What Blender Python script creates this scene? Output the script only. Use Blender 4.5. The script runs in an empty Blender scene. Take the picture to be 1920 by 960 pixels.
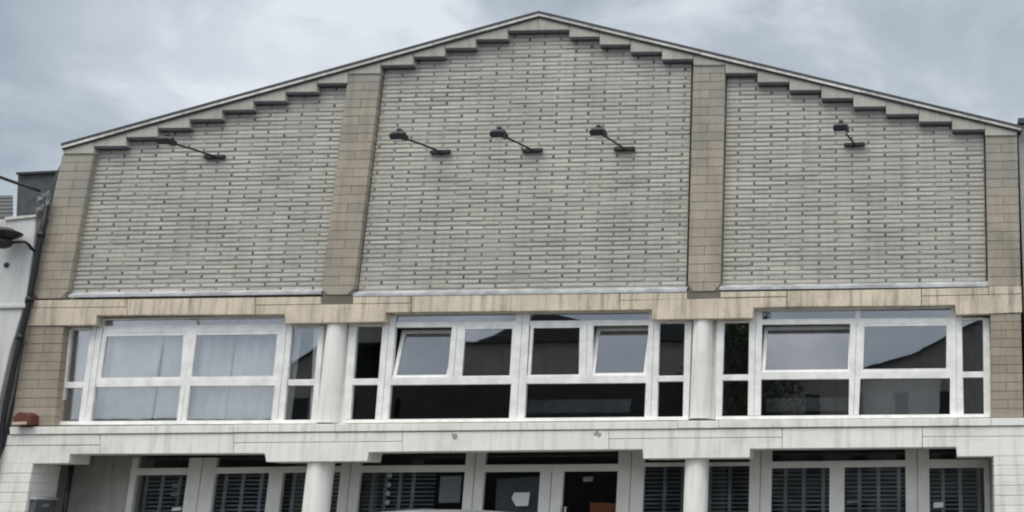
import bpy, bmesh, math, random
from mathutils import Vector, Matrix
random.seed(7)
S = bpy.context.scene
COL = S.collection
R = math.radians

# ------------------------------------------------------------------ camera
FPX, CX, CY = 2063.2, 1670.4, 480.0
PITCH, ROLL, YAW = 0.231225, -0.006335, 0.035296
CAMLOC = Vector((0, -26, 1.5))
cy, sy, cp, sp, cr, sr = math.cos(YAW), math.sin(YAW), math.cos(PITCH), math.sin(PITCH), math.cos(ROLL), math.sin(ROLL)
FW = Vector((-sy * cp, cy * cp, sp))
rt = Vector((cy, sy, 0)); up = rt.cross(FW)
RT = cr * rt + sr * up
UP = -sr * rt + cr * up
cam = bpy.data.cameras.new('camera'); camo = bpy.data.objects.new('camera', cam); COL.objects.link(camo)
M = Matrix((RT, UP, -FW)).transposed().to_4x4(); M.translation = CAMLOC
camo.matrix_world = M
cam.sensor_width = 36; cam.lens = 36 * FPX / 1920
cam.shift_x = -(CX - 960) / 1920
cam.clip_start = .1; cam.clip_end = 3000
S.camera = camo
S.render.resolution_x, S.render.resolution_y = 1024, 512

# ------------------------------------------------------------------ light
SUN_EL, SUN_AZ = R(60), R(205)          # sun behind the viewer's left shoulder, behind cloud
sun = bpy.data.lights.new('sun', 'SUN'); suno = bpy.data.objects.new('sun', sun); COL.objects.link(suno)
sun.energy = 1.3; sun.angle = R(30); sun.color = (1, .95, .88)
sd = Vector((math.cos(SUN_EL) * math.sin(SUN_AZ), math.cos(SUN_EL) * math.cos(SUN_AZ), math.sin(SUN_EL)))
suno.rotation_euler = sd.to_track_quat('Z', 'Y').to_euler()
S.cycles.filter_width = 2.1
S.view_settings.view_transform = 'Standard'; S.view_settings.look = 'None'
S.view_settings.exposure = 0.0; S.view_settings.gamma = 1; S.view_settings.use_curve_mapping = False

def ray(px, py):
    return (RT * ((px - CX) / FPX) - UP * ((py - CY) / FPX) + FW).normalized()
def P(px, py, Y=0.0):
    """a measured point of the photograph taken back to the upright plane at depth Y"""
    d = ray(px, py); t = (Y - CAMLOC.y) / d.y
    return CAMLOC + d * t

W = bpy.data.worlds.new('World'); S.world = W; W.use_nodes = True
nt = W.node_tree; nt.nodes.clear()
def N(t, kind, **kw):
    n = t.nodes.new(kind)
    for k, v in kw.items():
        if k == 'i':
            for a, b in v.items(): n.inputs[a].default_value = b
        else: setattr(n, k, v)
    return n
def math_(t, op, a, b=None, clamp=False):
    n = t.nodes.new('ShaderNodeMath'); n.operation = op; n.use_clamp = clamp
    for i, v in enumerate((a, b)):
        if v is None: continue
        if isinstance(v, (int, float)): n.inputs[i].default_value = v
        else: t.links.new(v, n.inputs[i])
    return n.outputs[0]
def maprange(t, v, a, b, c, d, smooth=True):
    n = t.nodes.new('ShaderNodeMapRange'); n.interpolation_type = 'SMOOTHSTEP' if smooth else 'LINEAR'
    t.links.new(v, n.inputs[0])
    for i, x in enumerate((a, b, c, d)): n.inputs[i + 1].default_value = x
    return n.outputs[0]
def s2l(c):
    return tuple(((v / 255 + .055) / 1.055) ** 2.4 if v > 10 else v / 255 / 12.92 for v in c) + (1,)
tc = N(nt, 'ShaderNodeTexCoord'); dirv = tc.outputs['Generated']
mp = N(nt, 'ShaderNodeMapping'); mp.inputs['Scale'].default_value = (1, 1, 1.6); nt.links.new(dirv, mp.inputs[0])
n1 = N(nt, 'ShaderNodeTexNoise', i={'Scale': 6.0, 'Detail': 9, 'Roughness': .55, 'Distortion': .25}); nt.links.new(mp.outputs[0], n1.inputs['Vector'])
n2 = N(nt, 'ShaderNodeTexNoise', i={'Scale': 3.0, 'Detail': 4, 'Roughness': .55}); nt.links.new(dirv, n2.inputs['Vector'])
# warp the direction so the cloud banks get ragged edges
wv = N(nt, 'ShaderNodeVectorMath', operation='MULTIPLY_ADD'); nt.links.new(n2.outputs['Color'], wv.inputs[0])
wv.inputs[1].default_value = (.34, .34, .34); nt.links.new(dirv, wv.inputs[2])
t = maprange(nt, n1.outputs['Fac'], .32, .68, -.36, .36)
BANKS = [(560, 15, .18, .65), (680, 70, .13, .48), (330, 100, .11, .38), (150, 40, .10, .08), (80, 205, .17, -.30), (330, 190, .10, -.16), (960, 15, .14, -.20),
         (40, 315, .09, .40), (1500, 130, .20, .12), (1250, 40, .12, .04), (1880, 190, .14, .22), (1800, 40, .16, .04), (420, 30, .06, -.15)]
for (bx, by, br, bw) in BANKS:
    dn = N(nt, 'ShaderNodeVectorMath', operation='DISTANCE'); nt.links.new(wv.outputs[0], dn.inputs[0])
    c = ray(bx, by); dn.inputs[1].default_value = (c.x + .17, c.y + .17, c.z + .17)
    t = math_(nt, 'ADD', t, maprange(nt, dn.outputs['Value'], 0, br, bw, 0))
t = math_(nt, 'ADD', t, .5, True)
ramp = N(nt, 'ShaderNodeValToRGB'); nt.links.new(t, ramp.inputs[0])
e = ramp.color_ramp.elements
e[0].position = 0; e[0].color = s2l((161, 174, 186)); e[1].position = 1; e[1].color = s2l((232, 237, 244))
m_ = e.new(.5); m_.color = s2l((193, 202, 212))
# overcast dome: zenith brighter than horizon, and brighter on the sun's side
sx = N(nt, 'ShaderNodeSeparateXYZ'); nt.links.new(dirv, sx.inputs[0])
zen = maprange(nt, sx.outputs[2], .48, .9, 1.0, 2.6)
back = maprange(nt, sx.outputs[1], .25, -.5, 1.0, 1.6)
mult = math_(nt, 'MULTIPLY', zen, back)
mult = math_(nt, 'MULTIPLY', mult, 10.0)
cl = N(nt, 'ShaderNodeVectorMath', operation='SCALE'); nt.links.new(ramp.outputs[0], cl.inputs[0]); nt.links.new(mult, cl.inputs['Scale'])
wm = N(nt, 'ShaderNodeMix', data_type='RGBA', blend_type='MULTIPLY'); wm.inputs[0].default_value = 1   # upper sky tinted warm, outside the view, to warm the facade
wt = N(nt, 'ShaderNodeMix', data_type='RGBA'); wt.inputs[6].default_value = (1, 1, 1, 1); wt.inputs[7].default_value = (1.16, 1.02, .84, 1)
nt.links.new(maprange(nt, sx.outputs[2], .48, .8, 0, 1), wt.inputs[0]); nt.links.new(cl.outputs[0], wm.inputs[6]); nt.links.new(wt.outputs[2], wm.inputs[7])
sky = N(nt, 'ShaderNodeTexSky', sky_type='NISHITA', sun_disc=False, sun_elevation=SUN_EL, sun_rotation=SUN_AZ)
mx = N(nt, 'ShaderNodeMix', data_type='RGBA'); mx.inputs[0].default_value = .92
nt.links.new(sky.outputs[0], mx.inputs[6]); nt.links.new(wm.outputs[2], mx.inputs[7])
bg = N(nt, 'ShaderNodeBackground'); bg.inputs[1].default_value = .1
out = N(nt, 'ShaderNodeOutputWorld'); nt.links.new(mx.outputs[2], bg.inputs[0]); nt.links.new(bg.outputs[0], out.inputs[0])

# ------------------------------------------------------------------ materials
def base_mat(name):
    m = bpy.data.materials.new(name); m.use_nodes = True
    t = m.node_tree; b = t.nodes['Principled BSDF']
    return m, t, b
def masonry(name, col, col2, dirt=(.09, .08, .065), dirt_amt=.4, streak=.4, rough=.9, bump=.25, fine=38, tone=.25, patch=1.1, spots=0.0, grain=.13):
    """stone / block / paint: two-tone cloudiness, per-block tone, grime and run-down streaks, fine bump"""
    m, t, b = base_mat(name)
    co = N(t, 'ShaderNodeTexCoord').outputs['Object']
    na = N(t, 'ShaderNodeTexNoise', i={'Scale': patch, 'Detail': 6, 'Roughness': .62}); t.links.new(co, na.inputs['Vector'])
    mix1 = N(t, 'ShaderNodeMix', data_type='RGBA'); mix1.inputs[6].default_value = (*col, 1); mix1.inputs[7].default_value = (*col2, 1)
    t.links.new(maprange(t, na.outputs['Fac'], .35, .65, 0, 1), mix1.inputs[0])
    at = N(t, 'ShaderNodeAttribute', attribute_name='tone')
    hv = N(t, 'ShaderNodeHueSaturation')
    t.links.new(mix1.outputs[2], hv.inputs['Color'])
    nf = N(t, 'ShaderNodeTexNoise', i={'Scale': fine, 'Detail': 4, 'Roughness': .7}); t.links.new(co, nf.inputs['Vector'])
    v = math_(t, 'ADD', math_(t, 'MULTIPLY', math_(t, 'SUBTRACT', at.outputs['Fac'], 0.5), tone * 2), 1.0)
    v = math_(t, 'MULTIPLY', v, maprange(t, nf.outputs['Fac'], .25, .75, 1 - grain, 1 + grain))
    t.links.new(v, hv.inputs['Value'])
    ms = N(t, 'ShaderNodeMapping'); ms.inputs['Scale'].default_value = (5.5, 5.5, .45); t.links.new(co, ms.inputs[0])
    ns = N(t, 'ShaderNodeTexNoise', i={'Scale': 1.0, 'Detail': 5, 'Roughness': .65}); t.links.new(ms.outputs[0], ns.inputs['Vector'])
    nd = N(t, 'ShaderNodeTexNoise', i={'Scale': patch * .6, 'Detail': 7, 'Roughness': .7}); t.links.new(co, nd.inputs['Vector'])
    f = math_(t, 'ADD', maprange(t, ns.outputs['Fac'], .44, .70, 0, streak), maprange(t, nd.outputs['Fac'], .48, .8, 0, dirt_amt), True)
    if spots:
        nv = N(t, 'ShaderNodeTexNoise', i={'Scale': 3.3, 'Detail': 8, 'Roughness': .75}); t.links.new(co, nv.inputs['Vector'])
        f = math_(t, 'ADD', f, maprange(t, nv.outputs['Fac'], .62, .72, 0, spots), True)
    mix2 = N(t, 'ShaderNodeMix', data_type='RGBA'); t.links.new(f, mix2.inputs[0])
    t.links.new(hv.outputs[0], mix2.inputs[6]); mix2.inputs[7].default_value = (*dirt, 1)
    t.links.new(mix2.outputs[2], b.inputs['Base Color'])
    b.inputs['Roughness'].default_value = rough; b.inputs['Specular IOR Level'].default_value = .25
    bp = N(t, 'ShaderNodeBump', i={'Strength': bump, 'Distance': .02}); t.links.new(nf.outputs['Fac'], bp.inputs['Height'])
    t.links.new(bp.outputs[0], b.inputs['Normal'])
    return m
def plain(name, col, rough=.5, metal=0, vary=.12, scale=6, spec=.5, bump=0):
    m, t, b = base_mat(name)
    co = N(t, 'ShaderNodeTexCoord').outputs['Object']
    n = N(t, 'ShaderNodeTexNoise', i={'Scale': scale, 'Detail': 5, 'Roughness': .6}); t.links.new(co, n.inputs['Vector'])
    hv = N(t, 'ShaderNodeHueSaturation'); hv.inputs['Color'].default_value = (*col, 1)
    t.links.new(maprange(t, n.outputs['Fac'], .3, .7, 1 - vary, 1 + vary), hv.inputs['Value'])
    t.links.new(hv.outputs[0], b.inputs['Base Color'])
    t.links.new(maprange(t, n.outputs['Fac'], .3, .7, max(.02, rough - .08), min(1, rough + .08)), b.inputs['Roughness'])
    b.inputs['Metallic'].default_value = metal; b.inputs['Specular IOR Level'].default_value = spec
    if bump:
        bp = N(t, 'ShaderNodeBump', i={'Strength': bump, 'Distance': .02}); t.links.new(n.outputs['Fac'], bp.inputs['Height']); t.links.new(bp.outputs[0], b.inputs['Normal'])
    return m
def glass(name, refl, tint):
    m, t, b = base_mat(name); t.nodes.remove(b)
    co = N(t, 'ShaderNodeTexCoord').outputs['Object']
    n = N(t, 'ShaderNodeTexNoise', i={'Scale': .9, 'Detail': 2}); t.links.new(co, n.inputs['Vector'])
    bp = N(t, 'ShaderNodeBump', i={'Strength': .06, 'Distance': .02}); t.links.new(n.outputs['Fac'], bp.inputs['Height'])
    g = N(t, 'ShaderNodeBsdfGlossy'); g.inputs['Roughness'].default_value = .015; g.inputs['Color'].default_value = (.95, .95, .975, 1); t.links.new(bp.outputs[0], g.inputs['Normal'])
    tr = N(t, 'ShaderNodeBsdfTransparent'); tr.inputs[0].default_value = (*tint, 1)
    lw = N(t, 'ShaderNodeLayerWeight'); lw.inputs[0].default_value = .25
    mx = N(t, 'ShaderNodeMixShader'); t.links.new(math_(t, 'ADD', math_(t, 'MULTIPLY', lw.outputs['Fresnel'], .5), refl, True), mx.inputs[0])
    t.links.new(tr.outputs[0], mx.inputs[1]); t.links.new(g.outputs[0], mx.inputs[2])
    t.links.new(mx.outputs[0], t.nodes['Material Output'].inputs[0])
    return m
MT = dict(
    block=masonry('grey_block', (.54, .525, .475), (.46, .45, .41), dirt=(.16, .15, .13), dirt_amt=.42, streak=.14, tone=.19, fine=24, bump=.5, patch=.5),
    mortar=masonry('dark_mortar', (.40, .39, .35), (.32, .31, .28), dirt_amt=.3, streak=.2, fine=30),
    joint=masonry('open_joint', (.25, .24, .215), (.17, .163, .145), tone=.6, streak=0),
    buffgrey=masonry('weathered_block', (.375, .35, .30), (.32, .305, .27), dirt=(.15, .15, .14), dirt_amt=.5, streak=.3, tone=.1, patch=.8),
    buff=masonry('buff_block', (.425, .375, .305), (.375, .335, .28), dirt=(.14, .135, .12), dirt_amt=.55, streak=.3, tone=.16, patch=.8),
    brown=masonry('brown_block', (.38, .33, .265), (.325, .285, .235), dirt_amt=.5, streak=.2, tone=.2, patch=.9),
    buffmortar=masonry('grey_mortar', (.26, .235, .20), (.19, .175, .15), dirt_amt=.3, streak=.2),
    lintel=masonry('sandstone', (.76, .665, .535), (.64, .56, .455), dirt=(.20, .165, .125), dirt_amt=.45, streak=.6, tone=.08, patch=1.3),
    cement=masonry('cement_block', (.50, .49, .435), (.43, .42, .375), dirt_amt=.35, streak=.2, tone=.10),
    white=masonry('white_masonry_paint', (.88, .88, .845), (.83, .825, .785), dirt=(.36, .32, .25), dirt_amt=.42, streak=.32, tone=.04, bump=.08, patch=.9, spots=.30, grain=.04),
    render=masonry('white_render', (.70, .71, .70), (.60, .61, .60), dirt=(.3, .29, .26), dirt_amt=.35, streak=.3, bump=.1, patch=.7, grain=.05),
    upvc=plain('white_upvc', (.86, .86, .845), .35, vary=.10, scale=3),
    shopframe=plain('grey_white_frame', (.80, .785, .75), .5, vary=.07, scale=2),
    plaster=masonry('recess_plaster', (.46, .44, .41), (.38, .37, .345), dirt_amt=.35, streak=.3),
    zinc=plain('zinc', (.50, .52, .53), .5, .4, vary=.2, scale=3),
    coping=masonry('coping', (.80, .78, .72), (.62, .60, .55), dirt_amt=.4, streak=.3, patch=1.6),
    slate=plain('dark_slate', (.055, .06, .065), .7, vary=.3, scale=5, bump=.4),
    darkroof=plain('dark_roof_sheet', (.045, .05, .055), .6, vary=.25),
    black=plain('black_metal', (.018, .02, .024), .42, .2, vary=.2),
    arm=plain('dark_steel', (.04, .042, .045), .5, .4, vary=.2),
    grille=plain('grille_slat', (.24, .26, .275), .45, .4, vary=.35, scale=1.2),
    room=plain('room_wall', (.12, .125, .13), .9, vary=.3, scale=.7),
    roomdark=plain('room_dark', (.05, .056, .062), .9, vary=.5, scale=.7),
    curtain=plain('net_curtain', (.66, .655, .635), .9, vary=.12, scale=1.5),
    blind=plain('blind_or_reflection', (.30, .31, .31), .9, vary=.08, scale=1),
    rust=plain('red_brown_plastic', (.115, .035, .02), .5, vary=.2),
    paper=plain('paper', (.72, .72, .74), .8, vary=.05),
    orange=plain('orange_board', (.30, .085, .03), .7, vary=.2),
    gasket=plain('black_gasket', (.02, .022, .025), .6),
    greybox=plain('grey_enamel', (.13, .14, .15), .45, .3, vary=.25),
    ceramic=plain('insulator', (.22, .23, .24), .35, vary=.3),
    cable=plain('cable', (.02, .02, .022), .6),
    carpaint=plain('silver_paint', (.22, .23, .26), .3, .7, vary=.04),
    carglass=plain('car_glass', (.015, .018, .02), .06, 0, vary=.1, spec=.8),
    tyre=plain('rubber', (.02, .02, .02), .85), rim=plain('alloy', (.5, .5, .52), .3, .9),
    redlens=plain('red_lens', (.35, .01, .01), .2), clearlens=plain('clear_lens', (.75, .77, .8), .12),
    asphalt=masonry('asphalt', (.055, .055, .057), (.045, .045, .047), dirt=(.03, .03, .03), fine=60, streak=.0),
    paving=masonry('paving', (.24, .235, .22), (.20, .195, .185), fine=40, streak=0),
    kerb=masonry('kerb_stone', (.34, .33, .31), (.29, .285, .27), streak=0),
    leaf=plain('foliage', (.05, .075, .03), .7, vary=.5, scale=2), bark=plain('bark', (.10, .075, .055), .9, vary=.3),
    oppwall=masonry('opposite_render', (.10, .10, .095), (.08, .08, .076)), strip_shade=plain('strip_shade', (.085, .095, .105), .6, vary=.25), darksoffit=plain('soffit_board', (.16, .155, .145), .8, vary=.15), sheetdark=plain('dark_sheet', (.11, .12, .125), .9, vary=.15),
    oppwall2=masonry('opposite_stone', (.42, .42, .40), (.35, .35, .335)), oppdark=masonry('opposite_paint', (.05, .055, .06), (.04, .045, .05)),
    glassup=glass('window_glass', .15, (.94, .95, .96)),
    glassshop=glass('shop_glass', .025, (.92, .94, .95)),
)

# ------------------------------------------------------------------ mesh helpers
OFF = {}
def empty(name, loc, label=None, cat=None, group=None):
    o = bpy.data.objects.new(name, None); COL.objects.link(o); o.location = loc; o.empty_display_size = .3
    OFF[o.name] = Vector(loc)
    if label: tag(o, label, cat, group)
    return o
def tag(o, label, cat=None, group=None, kind=None):
    if label: o['label'] = label
    if cat: o['category'] = cat
    if group: o['group'] = group
    if kind: o['kind'] = kind
    return o
def obj(name, bm, mat, parent=None, loc=None, bevel=0, smooth=False):
    """bm is in world coordinates; the object's origin goes to its thing's base (or loc)"""
    me = bpy.data.meshes.new(name)
    off = OFF[parent.name] if parent else Vector(loc or (0, 0, 0))
    bmesh.ops.translate(bm, verts=bm.verts, vec=-off)
    bmesh.ops.recalc_face_normals(bm, faces=bm.faces)
    bm.to_mesh(me); bm.free()
    if smooth:
        for p in me.polygons: p.use_smooth = True
    o = bpy.data.objects.new(name, me); COL.objects.link(o)
    if not isinstance(mat, (list, tuple)): mat = [mat]
    for m in mat: me.materials.append(MT[m])
    if parent: o.parent = parent; OFF[o.name] = off
    else: o.location = off; OFF[o.name] = off
    if bevel:
        b = o.modifiers.new('edge', 'BEVEL'); b.width = bevel; b.segments = 2; b.limit_method = 'ANGLE'; b.harden_normals = False
    return o
def NB():
    bm = bmesh.new(); bm.loops.layers.float_color.new('tone'); return bm
def paint(bm, faces, v, mi=0):
    L = bm.loops.layers.float_color.get('tone')
    for f in faces:
        f.material_index = mi
        if L:
            for l in f.loops: l[L] = (v, v, v, 1)
def prism(bm, pts, y0, y1, tone=.5, mi=0):
    """closed prism: outline pts [(X,Z)] between depths y0 (front) and y1 (back)"""
    a = [bm.verts.new((x, y0, z)) for x, z in pts]; b = [bm.verts.new((x, y1, z)) for x, z in pts]
    fs = [bm.faces.new(a), bm.faces.new(b[::-1])]
    n = len(pts)
    for i in range(n): fs.append(bm.faces.new((a[i], b[i], b[(i + 1) % n], a[(i + 1) % n])))
    paint(bm, fs, tone, mi); return a + b
def ppoly(bm, px, y0, y1, tone=.5, mi=0, Yref=None):
    """prism whose outline is measured in photograph pixels on its own front plane"""
    pts = []
    for x, y in px:
        p = P(x, y, y0 if Yref is None else Yref); pts.append((p.x, p.z))
    return prism(bm, pts, y0, y1, tone, mi)
def box(bm, x0, x1, y0, y1, z0, z1, tone=.5, mi=0):
    return prism(bm, [(x0, z0), (x1, z0), (x1, z1), (x0, z1)], y0, y1, tone, mi)
def tube(bm, pts, r, seg=10, mi=0, tone=.5, cap=True):
    pts = [Vector(p) for p in pts]; rings = []
    rs = r if isinstance(r, (list, tuple)) else [r] * len(pts)
    for i, p in enumerate(pts):
        d = (pts[min(i + 1, len(pts) - 1)] - pts[max(i - 1, 0)]).normalized()
        u = d.orthogonal().normalized() if abs(d.z) > .9 else d.cross(Vector((0, 0, 1))).normalized()
        v = d.cross(u)
        rings.append([bm.verts.new(p + (u * math.cos(a) + v * math.sin(a)) * rs[i]) for a in [2 * math.pi * k / seg for k in range(seg)]])
    fs = []
    for a, b in zip(rings, rings[1:]):
        for k in range(seg): fs.append(bm.faces.new((a[k], a[(k + 1) % seg], b[(k + 1) % seg], b[k])))
    if cap: fs += [bm.faces.new(rings[0]), bm.faces.new(rings[-1][::-1])]
    paint(bm, fs, tone, mi)
def lathe(bm, prof, c, seg=24, axis='z', mi=0):
    rings = []
    for r, h in prof:
        ring = []
        for k in range(seg):
            a = 2 * math.pi * k / seg
            q = (r * math.cos(a), r * math.sin(a), h) if axis == 'z' else (r * math.cos(a), h, r * math.sin(a)) if axis == 'y' else (h, r * math.cos(a), r * math.sin(a))
            ring.append(bm.verts.new(Vector(c) + Vector(q)))
        rings.append(ring)
    fs = []
    for a, b in zip(rings, rings[1:]):
        for k in range(seg): fs.append(bm.faces.new((a[k], a[(k + 1) % seg], b[(k + 1) % seg], b[k])))
    fs += [bm.faces.new(rings[0]), bm.faces.new(rings[-1][::-1])]
    paint(bm, fs, .5, mi)

# ------------------------------------------------------------------ ground
def flat(name, x0, x1, y0, y1, z, mat, thick=.0):
    bm = NB(); box(bm, x0, x1, y0, y1, z - .3, z)
    o = obj(name, bm, mat); o['kind'] = 'structure'; return o
flat('ground', -900, 900, -900, 900, -.004, 'asphalt')
flat('pavement', -60, 40, -3.6, 30, .12, 'paving')
flat('pavement', -60, 40, -60, -29.6, .12, 'paving')
flat('kerb', -60, 40, -3.75, -3.602, .116, 'kerb')

# ------------------------------------------------------------------ the gabled building
LX = P(50, 611, -.15).x; RX = P(1916, 585, -.15).x
B = empty('building', ((LX + RX) / 2, 0, .12), 'wide grey block building with a stepped gable and white windows over a recessed shop front', 'building')
YP = -.15                                  # face of pilasters, gable blocks and stone band
EL, PK, ER = (116, 268), (1010, 20), (1915, 235)
def roofy(x, dy=0):
    a, b = (EL, PK) if x <= PK[0] else (PK, ER)
    return a[1] + (b[1] - a[1]) * (x - a[0]) / (b[0] - a[0]) + dy
def line_x(seg, y):
    (x0, y0), (x1, y1) = seg
    return x0 + (x1 - x0) * (y - y0) / (y1 - y0)
peakW = P(PK[0], PK[1] + 11, 0); elW = P(EL[0], EL[1] + 11, 0); erW = P(ER[0], ER[1] + 11, 0)
def roofz(X):
    a, b = (elW, peakW) if X <= peakW.x else (peakW, erW)
    return a.z + (b.z - a.z) * (X - a.x) / (b.x - a.x)

# brick panels: courses of long split-faced blocks with raked dark joints
ROW = (P(1000, 140).z - P(1000, 548).z) / 50.0
BW = (P(1240, 300).x - P(760, 300).x) / 8.0
Z0 = P(1000, 548).z
a_z = lambda q: P(*q).z
PANELS = [((176, 290), (124, 556), (652, 145), (603, 550)), ((713, 140), (663, 547), (1300, 122), (1290, 545)), ((1360, 125), (1350, 545), (1848, 254), (1853, 537))]
for k, (a, b, c, d) in enumerate(PANELS):
    pl, pr = (P(*a), P(*b)), (P(*c), P(*d))
    edge = lambda q, z: q[0].x + (q[1].x - q[0].x) * (z - q[0].z) / (q[1].z - q[0].z)
    GL, GR = (.11, .11, .05)[k], (.0, .05, .05)[k]                     # groove added along the pilasters to deepen the edge shadow
    XL = lambda z: edge(pl, z) + GL
    XR = lambda z: edge(pr, z) - GR
    zb = min(P(*b).z, P(*d).z) - .1
    bm = NB()
    ztl, ztr = roofz(XL(a_z(a))) - .1, roofz(XR(a_z(c))) - .1
    pts = [(XL(zb), zb), (XR(zb), zb), (XR(ztr), ztr)]
    if XL(zb) < peakW.x < XR(zb): pts.append((peakW.x, peakW.z - .1))
    pts.append((XL(ztl), ztl))
    prism(bm, pts, 0.010, .30, .5, 1)
    # backs of the added shadow grooves, in a darker tone
    for f_, w_ in ((XL, -.25), (XR, .25)):
        q = [(f_(zb), zb), (f_(zb) + w_, zb), (f_(ztl if w_ < 0 else ztr) + w_, ztl if w_ < 0 else ztr), (f_(ztl if w_ < 0 else ztr), ztl if w_ < 0 else ztr)]
        prism(bm, q, .16, .30, .2, 1)
    r = 0; z = Z0 - 2 * ROW
    while z < peakW.z - .2:
        off = (.5 if r % 2 else 0) + random.uniform(-.012, .012)
        xl, xr = XL(z), XR(z)
        x = XL(Z0) - BW * (2 + (off + k * .31) % 1)
        rowt = random.uniform(-.06, .06)
        while x < xr:
            x0 = max(xl, x + .030 + random.uniform(-.008, .010)); x1 = min(xr, x + BW - .030 + random.uniform(-.010, .008)); x += BW
            if x1 - x0 < .06 or z + ROW > roofz((x0 + x1) / 2) - .12 or z < zb: continue
            tn = min(1, max(0, .5 + rowt + random.gauss(0, .17)))
            jz0, jz1 = ROW * random.uniform(.13, .19), ROW * random.uniform(.13, .19)
            za, zt = z + jz0, z + ROW - jz1
            yf = random.uniform(-.010, .004)
            # a pillowed face: outer ring at the joint, raised inner face
            ins = .016
            o_ = [bm.verts.new(v) for v in ((x0, .03, za), (x1, .03, za), (x1, .03, zt), (x0, .03, zt))]
            m_ = [bm.verts.new(v) for v in ((x0, .004, za), (x1, .004, za), (x1, .004, zt), (x0, .004, zt))]
            i_ = [bm.verts.new((v[0], yf, v[1])) for v in ((x0 + ins, za + ins * .8), (x1 - ins, za + ins * .8), (x1 - ins, zt - ins * .8), (x0 + ins, zt - ins * .8))]
            fs = [bm.faces.new(i_)]
            for q in range(4):
                fs.append(bm.faces.new((o_[q], o_[(q + 1) % 4], m_[(q + 1) % 4], m_[q])))
                fs.append(bm.faces.new((m_[q], m_[(q + 1) % 4], i_[(q + 1) % 4], i_[q])))
            paint(bm, fs, tn)
            if x1 < xr - .07 and random.random() < .93:      # open, dirt-filled head joint
                box(bm, x1 + .004, x1 + .052, .006 + random.uniform(0, .002), .02, za, zt, random.random(), 2)
        z += ROW; r += 1
    obj('brick_panel', bm, ['block', 'mortar', 'joint'], B)

# pilasters and window piers: courses of big blocks, one / two per course
def coursed(name, L, Rr, ytop, ybot, pitch, mat, y0, y1, gap=.009, toptone=0, chamfer=False, first=0):
    """L, Rr: leaning edge lines in pixels; courses stay level"""
    bm = NB()
    xm = (L[0][0] + Rr[0][0]) / 2
    zt = P(xm, ytop, y0).z; zb = P(xm, ybot, y0).z
    n = max(1, round((ybot - ytop) / pitch)); h = (zt - zb) / n
    pl = [P(*q, y0) for q in L]; pr = [P(*q, y0) for q in Rr]
    fx = lambda a, z: a[0].x + (a[1].x - a[0].x) * (z - a[0].z) / (a[1].z - a[0].z)
    core = [(fx(pl, zb) + .02, zb), (fx(pr, zb) - .02, zb), (fx(pr, zt) - .02, zt), (fx(pl, zt) + .02, zt)]
    prism(bm, core, y0 + .014, y1, .5, 1)
    for i in range(n):
        za = zb + i * h + gap / 2; zc = zb + (i + 1) * h - gap / 2
        cuts = [0, 1] if (i + first) % 2 else [0, .5 + random.uniform(-.04, .04), 1]
        for u, v in zip(cuts, cuts[1:]):
            g0 = gap / 2 if u > 0 else 0; g1 = gap / 2 if v < 1 else 0
            q = []
            for (w, z, s) in ((u, za, g0), (v, za, -g1), (v, zc, -g1), (u, zc, g0)):
                a, b = fx(pl, z), fx(pr, z); q.append([a + (b - a) * w + s, z])
            if chamfer and i == 0:
                if u == 0: q = [[q[0][0] + .14, q[0][1]], q[1], q[2], q[3], [q[0][0], q[0][1] + .16]]
                if v == 1: q = q[:1] + [[q[1][0] - .14, q[1][1]], [q[1][0], q[1][1] + .16]] + q[2:]
            f = (i + .5) / n
            prism(bm, [tuple(a) for a in q], y0 + random.uniform(-.004, .004), y1 - .01, min(1, max(0, .5 + random.gauss(0, .14))), 2 if len(mat) > 2 and random.gauss(f, .13) > .70 else 0)
    return obj(name, bm, mat, B, bevel=.006)
YT = [288, 138, 122, 254]
PIL = [(((118, 285), (60, 562)), ((176, 290), (124, 556))), (((652, 145), (603, 550)), ((713, 140), (663, 547))),
       (((1300, 122), (1290, 545)), ((1360, 125), (1350, 545))), (((1848, 254), (1853, 537)), ((1907, 250), (1914, 535)))]
YB = [559, 552, 546, 536]
for k in range(4):
    coursed('pilaster', PIL[k][0], PIL[k][1], YT[k], YB[k], 16.5, ['buff', 'buffmortar', 'buffgrey'], YP, .3, chamfer=k in (0, 1, 2), first=k)
coursed('window_pier', ((50, 611), (20, 799)), ((119, 609), (101, 797)), 611, 798, 17, ['brown', 'buffmortar'], YP + .01, .5)
coursed('window_pier', ((1857, 588), (1858, 783)), ((1914, 586), (1919, 782)), 587, 783, 17, ['brown', 'buffmortar'], YP + .01, .5, first=1)

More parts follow.
